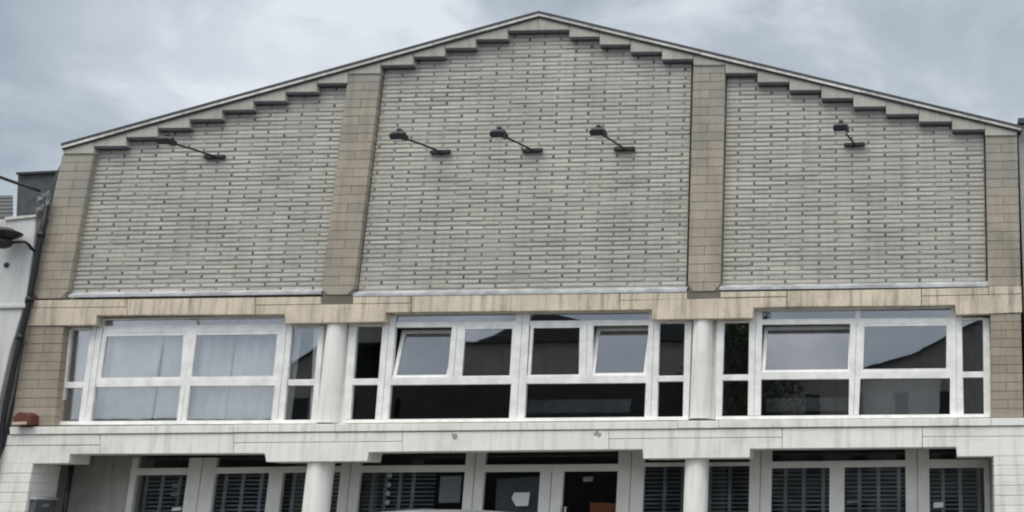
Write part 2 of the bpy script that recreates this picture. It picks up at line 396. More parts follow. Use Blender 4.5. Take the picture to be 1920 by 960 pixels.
# stepped cornice
STEPS = [(118, 176, 288), (176, 236, 274), (236, 295, 257), (295, 355, 240), (355, 416, 223.5), (416, 475, 206), (475, 535, 189.5), (535, 594, 172.5), (594, 652, 156), (652, 713, 138),
         (713, 775, 122), (775, 834, 106), (834, 892, 90), (892, 952, 73.5), (952, 1009.5, 57), (1009.5, 1067, 56), (1067, 1124, 69), (1124, 1182, 83.5), (1182, 1241, 97), (1241, 1300, 111), (1300, 1360, 122),
         (1360, 1420, 137), (1420, 1480, 154), (1480, 1540, 169), (1540, 1600, 184), (1600, 1661, 200), (1661, 1723, 214), (1723, 1785, 228), (1785, 1847, 243), (1847, 1907, 254)]
for x0, x1, yb in STEPS:
    bm = NB(); g = .25
    ppoly(bm, [(x0 + g, yb + .3), (x1 - g, yb - .3), (x1 - g, roofy(x1, 13.5)), (x0 + g, roofy(x0, 13.5))], YP - .035 + random.uniform(-.003, .003), .3, random.uniform(.3, .7))
    obj('cornice_block', bm, 'cement', B, bevel=.012)
    if (x0, x1) not in ((118, 176), (652, 713), (1300, 1360), (1847, 1907)):      # dark strip added to deepen the shadow line under each step
        bm = NB(); ppoly(bm, [(x0 + 1, yb + 4.2), (x1 - 1, yb + 3.6), (x1 - 1, yb - .6), (x0 + 1, yb)], YP - .005, .1); obj('step_shadow', bm, 'strip_shade', B)

# verge: dark strip standing in for the shadow gap, pale coping, dark roof edge
def verge(name, d0, d1, y0, y1, mat, ext=0):
    for a, b in ((EL, PK), (PK, ER)):
        n = 9 if name == 'coping' else 1
        for i in range(n):
            xa = a[0] + (b[0] - a[0]) * i / n; xb = a[0] + (b[0] - a[0]) * (i + 1) / n
            if a == EL and i == 0: xa -= ext
            if b == ER and i == n - 1: xb += ext
            if n > 1: xb -= .7
            bm = NB(); j = random.uniform(-.5, .5) if n > 1 else 0
            ext_y = lambda x: a[1] + (b[1] - a[1]) * (x - a[0]) / (b[0] - a[0])
            ppoly(bm, [(xa, ext_y(xa) + d1 + j), (xb, ext_y(xb) + d1 + j), (xb, ext_y(xb) + d0), (xa, ext_y(xa) + d0)], y0, y1, random.uniform(.2, .8))
            obj(name, bm, mat, B)
verge('verge_shadow', 9.0, 12.6, YP - .075, .3, 'slate')
verge('coping', 4.4, 9.2, YP - .10, .28, 'coping', 1)
verge('roof_edge', 0, 4.5, YP - .11, .32, 'darkroof', 2)
# body behind the front: side walls, rear wall, roof slabs
DEP = 16.0
elB, erB, pkB = P(EL[0] + 6, EL[1] + 4, .33), P(ER[0] - 6, ER[1] + 4, .33), P(PK[0], PK[1] + 3, .33)
for (a, b) in ((elB, pkB), (pkB, erB)):
    bm = NB(); prism(bm, [(a.x, a.z), (b.x, b.z), (b.x, b.z - .22), (a.x, a.z - .22)], .33, DEP); obj('roof', bm, 'darkroof', B)
for x in (LX + .05, RX - .35):
    bm = NB(); zt = elB.z - .25 if x < -5 else erB.z - .25
    box(bm, x, x + .3, .52, DEP - .3, .12, zt); obj('side_wall', bm, 'plaster', B)
bm = NB(); prism(bm, [(LX + .05, .12), (RX - .05, .12), (RX - .05, erB.z - .25), (pkB.x, pkB.z - .25), (LX + .05, elB.z - .25)], DEP - .29, DEP); obj('rear_wall', bm, 'plaster', B)

# zinc sills under the brick panels
for (x0, y0, x1, y1) in ((128, 553.5, 602, 548.5), (662, 551, 1287, 545), (1349, 541, 1854, 533)):
    bm = NB()
    a, b = P(x0, y0, YP - .03), P(x1, y1, YP - .03); zc = (a.z + b.z) / 2
    v = []
    for x in (a.x, b.x):
        v.append([bm.verts.new((x, yy, zz + zc)) for yy, zz in ((.03, .13), (YP - .03, .02), (YP - .03, -.045), (YP + .0, -.045), (.03, .02))])
    for i in range(5): bm.faces.new((v[0][i], v[0][(i + 1) % 5], v[1][(i + 1) % 5], v[1][i]))
    bm.faces.new(v[0]); bm.faces.new(v[1][::-1]); paint(bm, bm.faces, .5)
    obj('panel_sill', bm, 'zinc', B)

# sandstone band over the windows
BAND = [
    [(64, 563), (237, 561), (237, 575.5), (60, 577)],
    [(59, 578), (237, 576.5), (237, 590.5), (181, 591.5), (179, 609), (50, 611)],
    [(238.5, 561), (478, 558), (478, 589.5), (238.5, 590.5)],
    [(479.5, 558), (601, 556.5), (601, 570.3), (479.5, 571.7)],
    [(479.5, 573), (770, 569), (770, 585), (723, 585.8), (722, 603), (535, 606.5), (533, 589), (479.5, 589.7)],
    [(662, 556), (770, 554.5), (770, 567.8), (662, 569.5)],
    [(771.5, 554.5), (1161, 550), (1161, 581), (771.5, 585)],
    [(1162.5, 550), (1288, 548.5), (1288, 561.3), (1162.5, 563)],
    [(1162.5, 564), (1475, 557), (1475, 574.8), (1413, 577), (1411, 596), (1223, 599), (1222, 580), (1162.5, 581)],
    [(1351, 547.5), (1475, 545.5), (1475, 555.5), (1351, 558)],
    [(1476.5, 545.5), (1727, 541.5), (1727, 573), (1476.5, 574.8)],
    [(1728.5, 541.5), (1853, 538.5), (1853, 552), (1728.5, 554.5)],
    [(1854, 537), (1915, 536), (1915.5, 550.5), (1854, 552)],
    [(1728.5, 555.7), (1915.5, 551.7), (1916.5, 585.5), (1857, 588), (1793, 590), (1791, 571.5), (1728.5, 573)]]
for pts in BAND:
    bm = NB(); ppoly(bm, pts, YP - .02 + random.uniform(-.004, .004), .3, random.uniform(.3, .7)); obj('band_stone', bm, 'lintel', B, bevel=.008)
bm = NB(); ppoly(bm, [(70, 565), (1912, 538), (1912, 550), (1728, 571), (1225, 579), (725, 584), (182, 590), (70, 600)], YP + .03, .28, .5); obj('band_core', bm, 'joint', B)
for x0, x1, y0, y1 in ((602, 661, 552, 569.5), (1289, 1350, 546, 559.5)):
    bm = NB(); ppoly(bm, [(x0, y1), (x1, y1 - .7), (x1, y0 - .7), (x0, y0)], YP + .025, .2, .2); obj('pilaster_foot', bm, 'buffmortar', B)

# columns between the upper windows and in the shop front
def column(xt, yt, xb, yb, wpx, Yc, mat, ext=None):
    r = (P(xt + wpx / 2, yt, Yc).x - P(xt - wpx / 2, yt, Yc).x) / 2
    a, b = P(xt, yt, Yc), P(xb, yb, Yc); zb = ext if ext is not None else b.z
    X = (a.x + b.x) / 2; bm = NB()
    prof = [(r * 1.0, zb), (r, zb + .02), (r, a.z - .02), (r * .99, a.z)]
    lathe(bm, prof, (X, Yc, 0), 40)
    o = obj('column', bm, mat, B, smooth=True)
    try:
        o.data.set_sharp_from_angle(angle=R(40))
    except Exception: pass
    return o
column(633, 608, 616, 793, 37, .12, 'white'); column(1317, 598, 1315, 785, 38, .12, 'white')
column(602, 866, 593, 960, 46, .16, 'white', .12); column(1307, 859, 1304, 960, 44, .16, 'white', .12)

for x0, x1, y0, y1 in ((590, 662, 600, 796), (1290, 1350, 592, 786)):
    bm = NB(); ppoly(bm, [(x0 - 10, y1), (x1 - 10, y1), (x1, y0), (x0, y0)], .17, .30); obj('column_wall', bm, 'white', B)

# white beam
BY = -.20
CAP = [(18, 800.5, 104), (105, 799.7, 437), (437.7, 796.5, 501), (501.7, 796, 566), (566.7, 795.5, 628), (628.7, 795, 692), (692.7, 794.5, 1270), (1270.7, 789, 1347), (1347.7, 788, 1795), (1795.7, 784.5, 1858), (1858.7, 784, 1925)]
BEAM = [
    [(14, 816), (186, 814.6), (187, 834), (10, 835)],
    [(10, 836.2), (187, 835.2), (187, 851), (131, 851.6), (128, 868.5), (0, 870), (-4, 870)],
    [(188, 814.6), (437, 812.5), (437, 850), (188, 851)],
    [(438, 812.5), (630, 811), (629, 828.6), (438, 830)],
    [(631, 811), (754, 810), (754, 827.4), (630, 828.6)],
    [(438, 831), (754, 828.4), (754, 847), (691, 848), (688, 864.8), (499, 866.2), (496, 850), (438, 850)],
    [(755, 810), (1141, 806.4), (1141, 842.8), (755, 847)],
    [(1142, 806.4), (1466, 803.3), (1466, 819.5), (1142, 822.5)],
    [(1142, 823.5), (1466, 820.5), (1466, 841), (1406, 841.6), (1405, 858), (1206, 860), (1205, 842.4), (1142, 842.8)],
    [(1467, 803.3), (1729, 801), (1729, 838.6), (1467, 841)],
    [(1730, 801), (1925, 799.3), (1925, 817.3), (1730, 818.6)],
    [(1730, 819.6), (1925, 818.3), (1926, 854.3), (1862, 855.3), (1795, 856), (1793, 838), (1730, 838.6)]]
for x0, y, x1 in CAP:
    s = -.0085; bm = NB(); j = random.uniform(-.006, .006)
    ppoly(bm, [(x0, y + 14.2), (x1, y + 14.2 + s * (x1 - x0)), (x1, y + s * (x1 - x0)), (x0, y)], BY - .035 + j, .45, random.uniform(.3, .7)); obj('beam_cap', bm, 'white', B, bevel=.012)
beams = []
for pts in BEAM:
    bm = NB(); ppoly(bm, pts, BY + random.uniform(-.004, .004), .47, random.uniform(.3, .7)); beams.append(obj('beam_stone', bm, 'white', B, bevel=.01))
bm = NB(); ppoly(bm, [(30, 810), (1915, 795), (1915, 832), (30, 846)], BY + .03, .45, .3); obj('beam_core', bm, 'joint', B)
# spalled patches on the beam face
for cx_, cy_, rr, bi in ((852, 817, 8.5, 6), (1119, 813, 8, 6)):
    bm = NB(); pts = []
    for k in range(11):
        a = math.pi * 2 * k / 11; q = rr * random.uniform(.45, 1.15)
        pts.append((cx_ + q * math.cos(a) * 1.15, max(cy_ - 5.5, cy_ - q * math.sin(a) * .95)))
    ppoly(bm, pts, BY - .007, BY + .01, .3); obj('spalled_patch', bm, 'plaster', beams[bi])

# end piers of the shop front
bm = NB()
zt = P(30, 869.5, BY).z; h = (zt - .12) / 12; xr_ = P(61, 871, BY).x; xl_ = P(-6, 871, BY).x
box(bm, xl_ + .02, xr_ - .02, BY + .02, .66, .12, zt, .4, 1)
for i in range(12): box(bm, xl_, xr_ + (i % 2) * .004, BY + random.uniform(-.004, .004), .68, .12 + i * h + .004, .12 + (i + 1) * h - .004, random.uniform(.3, .7))
obj('end_pier', bm, ['white', 'white'], B, bevel=.012)
bm = NB(); zt = P(1890, 854.5, BY).z; h = (zt - .12) / 12; xl2 = P(1863, 857, BY).x; xr2 = RX + .1
box(bm, xl2 + .02, xr2 - .02, BY + .02, .66, .12, zt, .4, 1)
for i in range(12): box(bm, xl2, xr2, BY + random.uniform(-.004, .004), .68, .12 + i * h + .004, .12 + (i + 1) * h - .004, random.uniform(.3, .7))
obj('end_pier', bm, ['white', 'white'], B, bevel=.012)

# ------------------------------------------------------------------ upper windows
YF = .06                                     # front face of the frames
def bar(bm, q, y0, y1): ppoly(bm, q, y0, y1)
def vbar(bm, a, b, y0=YF, y1=YF + .12):
    """a=(xl,xr,y) at the top, b=(xl,xr,y) at the bottom"""
    if a[1] - a[0] > 18:                       # two coupled frames with a seam between them
        ma, mb = (a[0] + a[1]) / 2, (b[0] + b[1]) / 2
        for l, r_, l2, r2 in ((a[0], ma - .45, b[0], mb - .45), (ma + .45, a[1], mb + .45, b[1])):
            ppoly(bm, [(l2, b[2]), (r2, b[2]), (r_, a[2]), (l, a[2])], y0, y1)
        ppoly(bm, [(mb - 1, b[2]), (mb + 1, b[2]), (ma + 1, a[2]), (ma - 1, a[2])], y0 + .03, y1 - .01)
        return
    ppoly(bm, [(b[0], b[2]), (b[1], b[2]), (a[1], a[2]), (a[0], a[2])], y0, y1)
def hbar(bm, xl, xr, yl, yr, h, y0=YF, y1=YF + .12):
    ppoly(bm, [(xl, yl + h), (xr, yr + h), (xr, yr), (xl, yl)], y0, y1)
def pane(win, q, mat='glassup', y=None, name='pane'):
    """one sheet of glass, a hair out of true like every real one"""
    y = YF + .055 if y is None else y
    bm = NB(); c = [P(*p, y) for p in q]
    tx, tz = random.uniform(-.0012, .0012), random.uniform(-.0010, .0010); m = sum(c, Vector()) / 4
    ys = [(p.x - m.x) * tx + (p.z - m.z) * tz for p in c]
    a = [bm.verts.new((p.x, y + d, p.z)) for p, d in zip(c, ys)]; b = [bm.verts.new((p.x, y + d + .014, p.z)) for p, d in zip(c, ys)]
    bm.faces.new(a); bm.faces.new(b[::-1])
    for i in range(4): bm.faces.new((a[i], b[i], b[(i + 1) % 4], a[(i + 1) % 4]))
    return obj(name, bm, mat, win)
def sash(win, q, tilt=0, w=5.0, y=None, glassmat='glassup', inset=.012):
    """opening light: a frame ring with its own glass, hinged at the bottom and tilted inward"""
    y = YF + inset if y is None else y
    c = [P(*p, y) for p in q]                # bl br tr tl
    zb = (c[0].z + c[1].z) / 2
    fr = NB(); k = (P(q[0][0] + w, q[0][1], y) - P(*q[0], y)).x
    xs0, xs1 = lambda z: c[0].x + (c[3].x - c[0].x) * (z - c[0].z) / (c[3].z - c[0].z), lambda z: c[1].x + (c[2].x - c[1].x) * (z - c[1].z) / (c[2].z - c[1].z)
    z0, z1 = zb, (c[2].z + c[3].z) / 2
    rects = [(0, 1, z0, z0 + k), (0, 1, z1 - k, z1)]
    for (_, _, za, zc) in rects: prism(fr, [(xs0(za), za), (xs1(za), za), (xs1(zc), zc), (xs0(zc), zc)], y, y + .07)
    za, zc = z0 + k, z1 - k
    prism(fr, [(xs0(za), za), (xs0(za) + k, za), (xs0(zc) + k, zc), (xs0(zc), zc)], y + .0007, y + .0693)
    prism(fr, [(xs1(za) - k, za), (xs1(za), za), (xs1(zc), zc), (xs1(zc) - k, zc)], y + .0007, y + .0693)
    gl = NB(); g = [(xs0(za) + k - .01, za - .01), (xs1(za) - k + .01, za - .01), (xs1(zc) - k + .01, zc + .01), (xs0(zc) + k - .01, zc + .01)]
    prism(gl, g, y + .03, y + .044)
    if tilt:
        Rm = Matrix.Translation((0, y + .07, z0)) @ Matrix.Rotation(-R(tilt), 4, 'X') @ Matrix.Translation((0, -y - .07, -z0))
        for bm in (fr, gl): bmesh.ops.transform(bm, matrix=Rm, verts=bm.verts)
    obj('sash', fr, 'upvc', win); obj('pane', gl, glassmat, win)
def lipped(bm, q, w=2.2):
    """inner glazing bead round an opening q (bl br tr tl) so the glass sits back in a profile"""
    (x0, y0), (x1, y1), (x2, y2), (x3, y3) = q
    y0_, y1_ = YF + .03, YF + .10
    ppoly(bm, [(x0, y0), (x1, y1), (x1, y1 - w), (x0, y0 - w)], y0_, y1_)
    ppoly(bm, [(x3, y3 + w), (x2, y2 + w), (x2, y2), (x3, y3)], y0_, y1_)
    ppoly(bm, [(x0, y0 - w), (x0 + w, y0 - w), (x3 + w, y3 + w), (x3, y3 + w)], y0_ + .002, y1_)
    ppoly(bm, [(x1 - w, y1 - w), (x1, y1 - w), (x2, y2 + w), (x2 - w, y2 + w)], y0_ + .002, y1_)

def curtain(win, x0, x1, yt, yb, Y, waves, amp, mat='curtain'):
    a, b = P(x0, yt, Y), P(x1, yb, Y); n = waves * 8; bm = NB()
    va, vb = [], []
    for i in range(n + 1):
        u = i / n; X = a.x + (b.x - a.x) * u
        d = amp * math.sin(u * waves * 2 * math.pi + random.uniform(-.3, .3))
        va.append(bm.verts.new((X, Y + d, a.z))); vb.append(bm.verts.new((X, Y + d * 1.3, b.z)))
    for i in range(n): bm.faces.new((va[i], va[i + 1], vb[i + 1], vb[i]))
    o = obj('curtain', bm, mat, win, smooth=True)
    s = o.modifiers.new('thick', 'SOLIDIFY'); s.thickness = .006
    return o

# --- left window
f = NB()
vbar(f, (121, 133, 616), (102, 113, 790)); vbar(f, (173, 194, 598), (147, 169, 790)); vbar(f, (530, 550, 594), (508, 531, 788)); vbar(f, (598, 607, 610), (583, 594, 788))
hbar(f, 102, 594, 790, 787, 7, YF - .02); hbar(f, 181, 548, 597, 592, 3.5)
hbar(f, 194, 530, 611.5, 607, 13, YF + .003); hbar(f, 133, 174, 614, 613.5, 5); hbar(f, 550, 598, 609.5, 609, 5)
vbar(f, (357, 369, 600), (356, 368, 610)); vbar(f, (350, 369, 622), (331, 348, 789), YF + .002)
hbar(f, 120, 158, 716, 716, 11.5, YF + .004); hbar(f, 180, 340, 712, 710, 14, YF + .004); hbar(f, 341, 520, 710, 709, 14, YF + .004); hbar(f, 540, 590, 711.5, 711, 11.5, YF + .004)
w1 = obj('window', f, 'upvc', B, bevel=.008)
sash(w1, [(180, 716), (345, 714), (352, 621), (193, 623)], 0, 7.5); sash(w1, [(345, 714), (519, 712), (528, 619), (353, 621)], 0, 7.5)
pane(w1, [(112, 791), (150, 790), (172, 616), (131, 618)]); pane(w1, [(166, 791), (334, 790), (342, 722), (176, 723)]); pane(w1, [(343, 791), (510, 789), (518, 720), (350, 722)])
pane(w1, [(530, 790), (586, 789), (600, 612), (548, 613)]); pane(w1, [(194, 612), (357, 610), (359, 599), (196, 601)]); pane(w1, [(368, 610), (529, 608), (531, 597), (369, 599)])
curtain(w1, 118, 140, 600, 800, .30, 2, .03); curtain(w1, 148, 204, 600, 800, .31, 3, .035); curtain(w1, 190, 282, 600, 800, .32, 5, .025); curtain(w1, 316, 350, 600, 800, .32, 2, .02); curtain(w1, 374, 420, 600, 800, .32, 3, .04); curtain(w1, 448, 545, 600, 800, .32, 5, .035)

# --- middle window
f = NB()
vbar(f, (655, 669, 606), (643, 656, 786)); vbar(f, (719, 743, 588), (703, 727, 786)); vbar(f, (967, 993, 588), (954, 983, 784)); vbar(f, (1217, 1237, 586), (1208, 1232, 782)); vbar(f, (1284, 1297, 602), (1280, 1291, 782))
hbar(f, 643, 1291, 787, 781, 6.5, YF - .02); hbar(f, 724, 1236, 587, 581.5, 4)
hbar(f, 743, 968, 604, 602, 10, YF + .003); hbar(f, 993, 1217, 601.5, 599.5, 10, YF + .003)
hbar(f, 668, 720, 607.5, 607, 4.5); hbar(f, 1237, 1285, 601.5, 601, 4.5)
vbar(f, (847, 868, 612), (838, 861, 712), YF + .002); vbar(f, (1090, 1112, 609), (1087, 1110, 710), YF + .002)
hbar(f, 660, 712, 710, 709.5, 12, YF + .004); hbar(f, 732, 962, 707, 705, 15, YF + .004); hbar(f, 987, 1212, 704.5, 703, 15, YF + .004); hbar(f, 1234, 1283, 704.5, 704, 11, YF + .004)
w2 = obj('window', f, 'upvc', B, bevel=.008)
sash(w2, [(735, 711), (842, 710), (852, 613), (744, 614)], 13, 6.5); sash(w2, [(860, 710), (960, 709), (966, 611), (868, 612)], 0, 5)
sash(w2, [(989, 708), (1090, 707), (1092, 609), (995, 610)], 0, 5); sash(w2, [(1108, 707), (1212, 706), (1218, 608), (1112, 609)], 13, 6.5)
pane(w2, [(655, 788), (704, 787), (720, 610), (668, 611)]); pane(w2, [(725, 788), (956, 786), (962, 719), (732, 721)]); pane(w2, [(981, 785), (1210, 783), (1214, 715), (985, 717)])
pane(w2, [(1231, 783), (1282, 782), (1286, 604), (1236, 605)]); pane(w2, [(743, 606), (968, 603), (969, 590), (743, 592)]); pane(w2, [(992, 603), (1217, 601), (1218, 587), (992, 589)])

# --- right window
f = NB()
vbar(f, (1344, 1358, 600), (1341, 1353, 780)); vbar(f, (1405, 1429, 582), (1402, 1426, 779)); vbar(f, (1594, 1618, 601), (1591, 1610, 778), YF + .002); vbar(f, (1782, 1803, 578), (1781, 1807, 777)); vbar(f, (1843, 1855, 596), (1845, 1859, 776))
hbar(f, 1341, 1859, 780.5, 776, 6.5, YF - .02); hbar(f, 1412, 1790, 579.5, 573.5, 4.5)
hbar(f, 1428, 1783, 598.5, 595.5, 10, YF + .003); hbar(f, 1357, 1406, 601, 600, 4.5); hbar(f, 1802, 1844, 595.5, 595, 4.5)
vbar(f, (1604, 1613, 582), (1604, 1613, 600))
hbar(f, 1355, 1404, 702.5, 702, 11, YF + .004); hbar(f, 1427, 1594, 697, 696, 14.5, YF + .004); hbar(f, 1610, 1782, 695.5, 694.5, 14.5, YF + .004); hbar(f, 1805, 1846, 697, 696.5, 11, YF + .004)
w3 = obj('window', f, 'upvc', B, bevel=.008)
sash(w3, [(1428, 701), (1596, 700), (1598, 606), (1430, 607.5)], 13, 6.5); sash(w3, [(1611, 699), (1781, 697.5), (1782, 603.5), (1614, 605)], 0, 7)
pane(w3, [(1352, 781), (1404, 780), (1407, 604), (1357, 605)]); pane(w3, [(1425, 781), (1593, 779), (1595, 708), (1426, 709)]); pane(w3, [(1609, 779), (1782, 777), (1783, 706), (1609, 708)])
pane(w3, [(1806, 777), (1847, 776), (1845, 598), (1802, 599)]); pane(w3, [(1428, 600), (1606, 598), (1606, 583), (1428, 585)]); pane(w3, [(1611, 598), (1784, 596), (1785, 581), (1611, 583)])
def blind(win, q, Y, mat='sheetdark'):
    bm = NB(); ppoly(bm, q, Y, Y + .01); obj('blind_or_reflection', bm, mat, win)
blind(w3, [(1612, 790), (1760, 788), (1764, 712), (1616, 713)], .55, 'blind')
blind(w3, [(1436, 772), (1590, 770), (1592, 745), (1437, 747)], .8)
blind(w2, [(985, 775), (1180, 773), (1184, 748), (990, 750)], .8)

# rooms behind the upper windows
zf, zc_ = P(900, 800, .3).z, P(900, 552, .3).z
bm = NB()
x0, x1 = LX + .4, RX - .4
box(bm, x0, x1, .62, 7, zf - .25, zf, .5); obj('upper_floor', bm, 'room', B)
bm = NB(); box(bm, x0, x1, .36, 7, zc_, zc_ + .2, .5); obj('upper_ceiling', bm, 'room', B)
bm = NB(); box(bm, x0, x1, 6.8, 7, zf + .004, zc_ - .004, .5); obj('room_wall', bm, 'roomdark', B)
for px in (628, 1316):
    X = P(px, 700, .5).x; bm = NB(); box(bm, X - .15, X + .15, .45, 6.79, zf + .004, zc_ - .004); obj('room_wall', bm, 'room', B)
# ------------------------------------------------------------------ shop front, set back under the beam
YS = 1.2
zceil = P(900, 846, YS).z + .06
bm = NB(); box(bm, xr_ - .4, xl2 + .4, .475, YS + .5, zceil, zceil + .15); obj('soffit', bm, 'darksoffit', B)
# plaster wall at the left
bm = NB(); a = P(60, 900, YS).x; b = P(244, 930, YS).x; box(bm, a, b + .12, YS + .02, YS + .2, .12, zceil - .004); obj('recess_wall', bm, 'plaster', B)
bm = NB(); a = P(1853, 900, YS).x; box(bm, a + .02, xl2 + .5, YS + .01, YS + .2, .12, zceil - .004); obj('recess_wall', bm, 'plaster', B)
ZG = .14
def down(bm, xl, xr, y, y0, y1):
    """upright from a measured height to the ground"""
    a, b = P(xl, y, y0), P(xr, y, y0); box(bm, a.x, b.x, y0, y1, ZG, (a.z + b.z) / 2)
def upright(bm, xl, xr, yt, y0=YS, y1=YS + .14): down(bm, xl, xr, yt, y0, y1)
f = NB()
for xl, xr, yt in ((239, 250, 858), (346, 398, 858), (500, 526, 876), (634, 671, 868), (868, 905, 848), (1010, 1054, 873), (1156, 1206, 846), (1404, 1446, 844), (1555, 1583, 866), (1698, 1743, 842), (1846, 1856, 862)):
    # positions are read at mid height of the glass (y about 925)
    a, b = P(xl, 925, YS), P(xr, 925, YS); zt = P((xl + xr) / 2, yt, YS).z
    if xr - xl > 33:
        m = (a.x + b.x) / 2; g = .012
        box(f, a.x, m - g, YS, YS + .14, ZG, zt); box(f, m + g, b.x, YS, YS + .14, ZG, zt); box(f, m - g, m + g, YS + .05, YS + .13, ZG, zt)
    else: box(f, a.x, b.x, YS, YS + .14, ZG, zt)
def rail(xl, xr, yl, yr, h, d=.003):
    ppoly(f, [(xl, yl + h), (xr, yr + h), (xr, yr), (xl, yl)], YS + d, YS + .13)
rail(244, 352, 878, 877, 13); rail(396, 640, 876.5, 873.5, 11.5); rail(670, 880, 873, 871.5, 13); rail(902, 1180, 871.5, 869.5, 13.5); rail(1204, 1410, 867.5, 866, 7.5); rail(1442, 1702, 865.5, 862.5, 12.5); rail(1738, 1852, 861.5, 860.5, 16)
shop = obj('shop_front', f, 'shopframe', B, bevel=.008)
# glass, grilles
zgl = ZG + .05
def gpane(xl, xr, ytop, grille=True, door=False, step=7.9, verts=(.27, .55, .85), gx=None):
    a, b = P(xl, 925, YS + .07), P(xr, 925, YS + .07); zt = P((xl + xr) / 2, ytop, YS + .07).z + .02
    bm = NB(); box(bm, a.x - .03, b.x + .03, YS + .065, YS + .075, zgl, zt); obj('pane', bm, 'glassshop', shop)
    if grille:
        yg = YS + .24; l, r_ = P(xl - 2, 925, yg).x - .05, P(xr + 2, 925, yg).x + .05
        if gx: l = P(gx[0], 925, yg).x; r_ = P(gx[1], 925, yg).x
        bm = NB(); st = (P(900, 900, yg).z - P(900, 900 + step, yg).z); z = zt + .05; i = 0
        while z > zgl:
            hh = st * random.uniform(.36, .46)
            v = [bm.verts.new(q) for q in ((l, yg, z), (r_, yg, z), (r_, yg - .022, z - hh), (l, yg - .022, z - hh), (l, yg + .012, z), (r_, yg + .012, z), (r_, yg - .010, z - hh), (l, yg - .010, z - hh))]
            for q in ((0, 1, 2, 3), (5, 4, 7, 6), (0, 4, 5, 1), (3, 2, 6, 7), (0, 3, 7, 4), (1, 5, 6, 2)): bm.faces.new([v[k] for k in q])
            z -= st; i += 1
        w = .045
        for u in verts:
            X = l + (r_ - l) * u; box(bm, X - w, X + w, yg - .03, yg - .024, zgl, zt + .05)
        paint(bm, bm.faces, .5)
        obj('roller_grille', bm, 'grille', shop)
def tpane(xl, xr, yt, yb):
    bm = NB(); ppoly(bm, [(xl, yb + 1), (xr, yb + 1), (xr, yt - 1), (xl, yt - 1)], YS + .065, YS + .075); obj('transom_pane', bm, 'glassshop', shop)
gpane(250, 347, 890); gpane(397, 501, 888); gpane(526, 635, 886, verts=(.25, .5, .75)); gpane(671, 869, 886, verts=(.14, .32, .52, .70), gx=(680, 815)); gpane(905, 1011, 885, False); gpane(1054, 1157, 883, False)
gpane(1206, 1405, 875, verts=(.22, .38, .62, .80)); gpane(1446, 1556, 878); gpane(1583, 1699, 876); gpane(1743, 1847, 877)
for q in ((249, 370, 857, 878), (394, 640, 854, 877), (668, 878, 849, 873), (903, 1180, 847, 872), (1204, 1412, 844, 867), (1438, 1702, 843, 866), (1730, 1858, 840, 862)): tpane(*q)
# dark shop behind
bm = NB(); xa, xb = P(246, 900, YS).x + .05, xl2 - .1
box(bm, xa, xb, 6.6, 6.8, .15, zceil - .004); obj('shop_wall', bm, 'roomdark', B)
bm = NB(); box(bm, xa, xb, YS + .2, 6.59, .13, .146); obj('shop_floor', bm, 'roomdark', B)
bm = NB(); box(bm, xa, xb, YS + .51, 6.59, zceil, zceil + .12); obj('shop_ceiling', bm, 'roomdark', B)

# ------------------------------------------------------------------ small things on and behind the shop front
def sheet(name, pts, Y, mat, label, cat, group=None, th=.006):
    bm = NB(); ppoly(bm, pts, Y, Y + th); c = sum((P(*p, Y) for p in pts), Vector()) / len(pts)
    return tag(obj(name, bm, mat, None, loc=c), label, cat, group)
sheet('paper_notice', [(967, 949), (990, 948.5), (993.5, 923), (964, 923.5), (959, 934)], YS + .052, 'paper', 'white paper notice with a cut corner taped inside the left glass door', 'notice')
sheet('sign', [(1093, 903), (1111, 902.5), (1112, 893.5), (1094, 894)], YS + .055, 'ceramic', 'small grey sticker near the top of the right glass door', 'sticker')
sheet('board', [(1106, 975), (1154, 975), (1157, 943.5), (1106, 942)], YS + .50, 'orange', 'orange brown board standing low behind the right glass door', 'board')
sheet('sticker', [(1750, 952), (1768, 951.5), (1769, 941.5), (1751, 942)], YS + .056, 'paper', 'small white sticker low on the rightmost grilled shop window', 'sticker')
sheet('sticker', [(1588, 943), (1608, 942), (1608, 939), (1588, 940)], YS + .056, 'ceramic', 'thin pale strip of tape on the shop window second from the right', 'sticker')
sheet('sticker', [(321, 958), (339, 957), (341, 951), (324, 951.5)], YS + .056, 'paper', 'small white sticker low on the leftmost grilled shop window', 'sticker')
for yy, lb in ((910, 'upper of two pale rings on the leftmost shop window'), (926, 'lower of two pale rings on the leftmost shop window')):
    c = P(329 - (yy - 910) * .1, yy, YS + .05); bm = NB()  # flat pale ring on the glass
    ring = [[bm.verts.new(c + Vector((q * math.cos(a) * .105, dy, q * math.sin(a) * .05))) for a in [2 * math.pi * k / 20 for k in range(20)]] for q, dy in ((1, 0), (.55, 0), (.55, .008), (1, .008))]
    for i in range(4):
        for k in range(20): bm.faces.new((ring[i][k], ring[i][(k + 1) % 20], ring[(i + 1) % 4][(k + 1) % 20], ring[(i + 1) % 4][k]))
    paint(bm, bm.faces, .5); tag(obj('sticker', bm, 'ceramic', None, loc=c), lb, 'sticker')
# string of white discs behind the big pane
c = P(729, 885, YS + .11)
g = empty('hanging_ornament', c, 'string of four small white discs hanging behind the wide shop window', 'ornament')
bm = NB(); tube(bm, [c + Vector((0, 0, .2)), P(724, 946, YS + .11)], .006, 6); obj('cord', bm, 'cable', g)
for px_, py_ in ((730.5, 891.5), (729, 908.5), (727.5, 925), (726, 942)):
    bm = NB(); lathe(bm, [(.001, -.012), (.055, -.01), (.062, 0), (.055, .01), (.001, .012)], P(px_, py_, YS + .11), 16, 'y'); obj('disc', bm, 'paper', g, smooth=True)
# pale blind right of the wide grille
bm = NB(); q = [P(x, y, YS + .2) for x, y in ((822, 943), (862, 942), (866, 892), (826, 893))]; prism(bm, [(p.x, p.z) for p in q], YS + .2, YS + .215); obj('blind_or_reflection', bm, 'blind', shop)
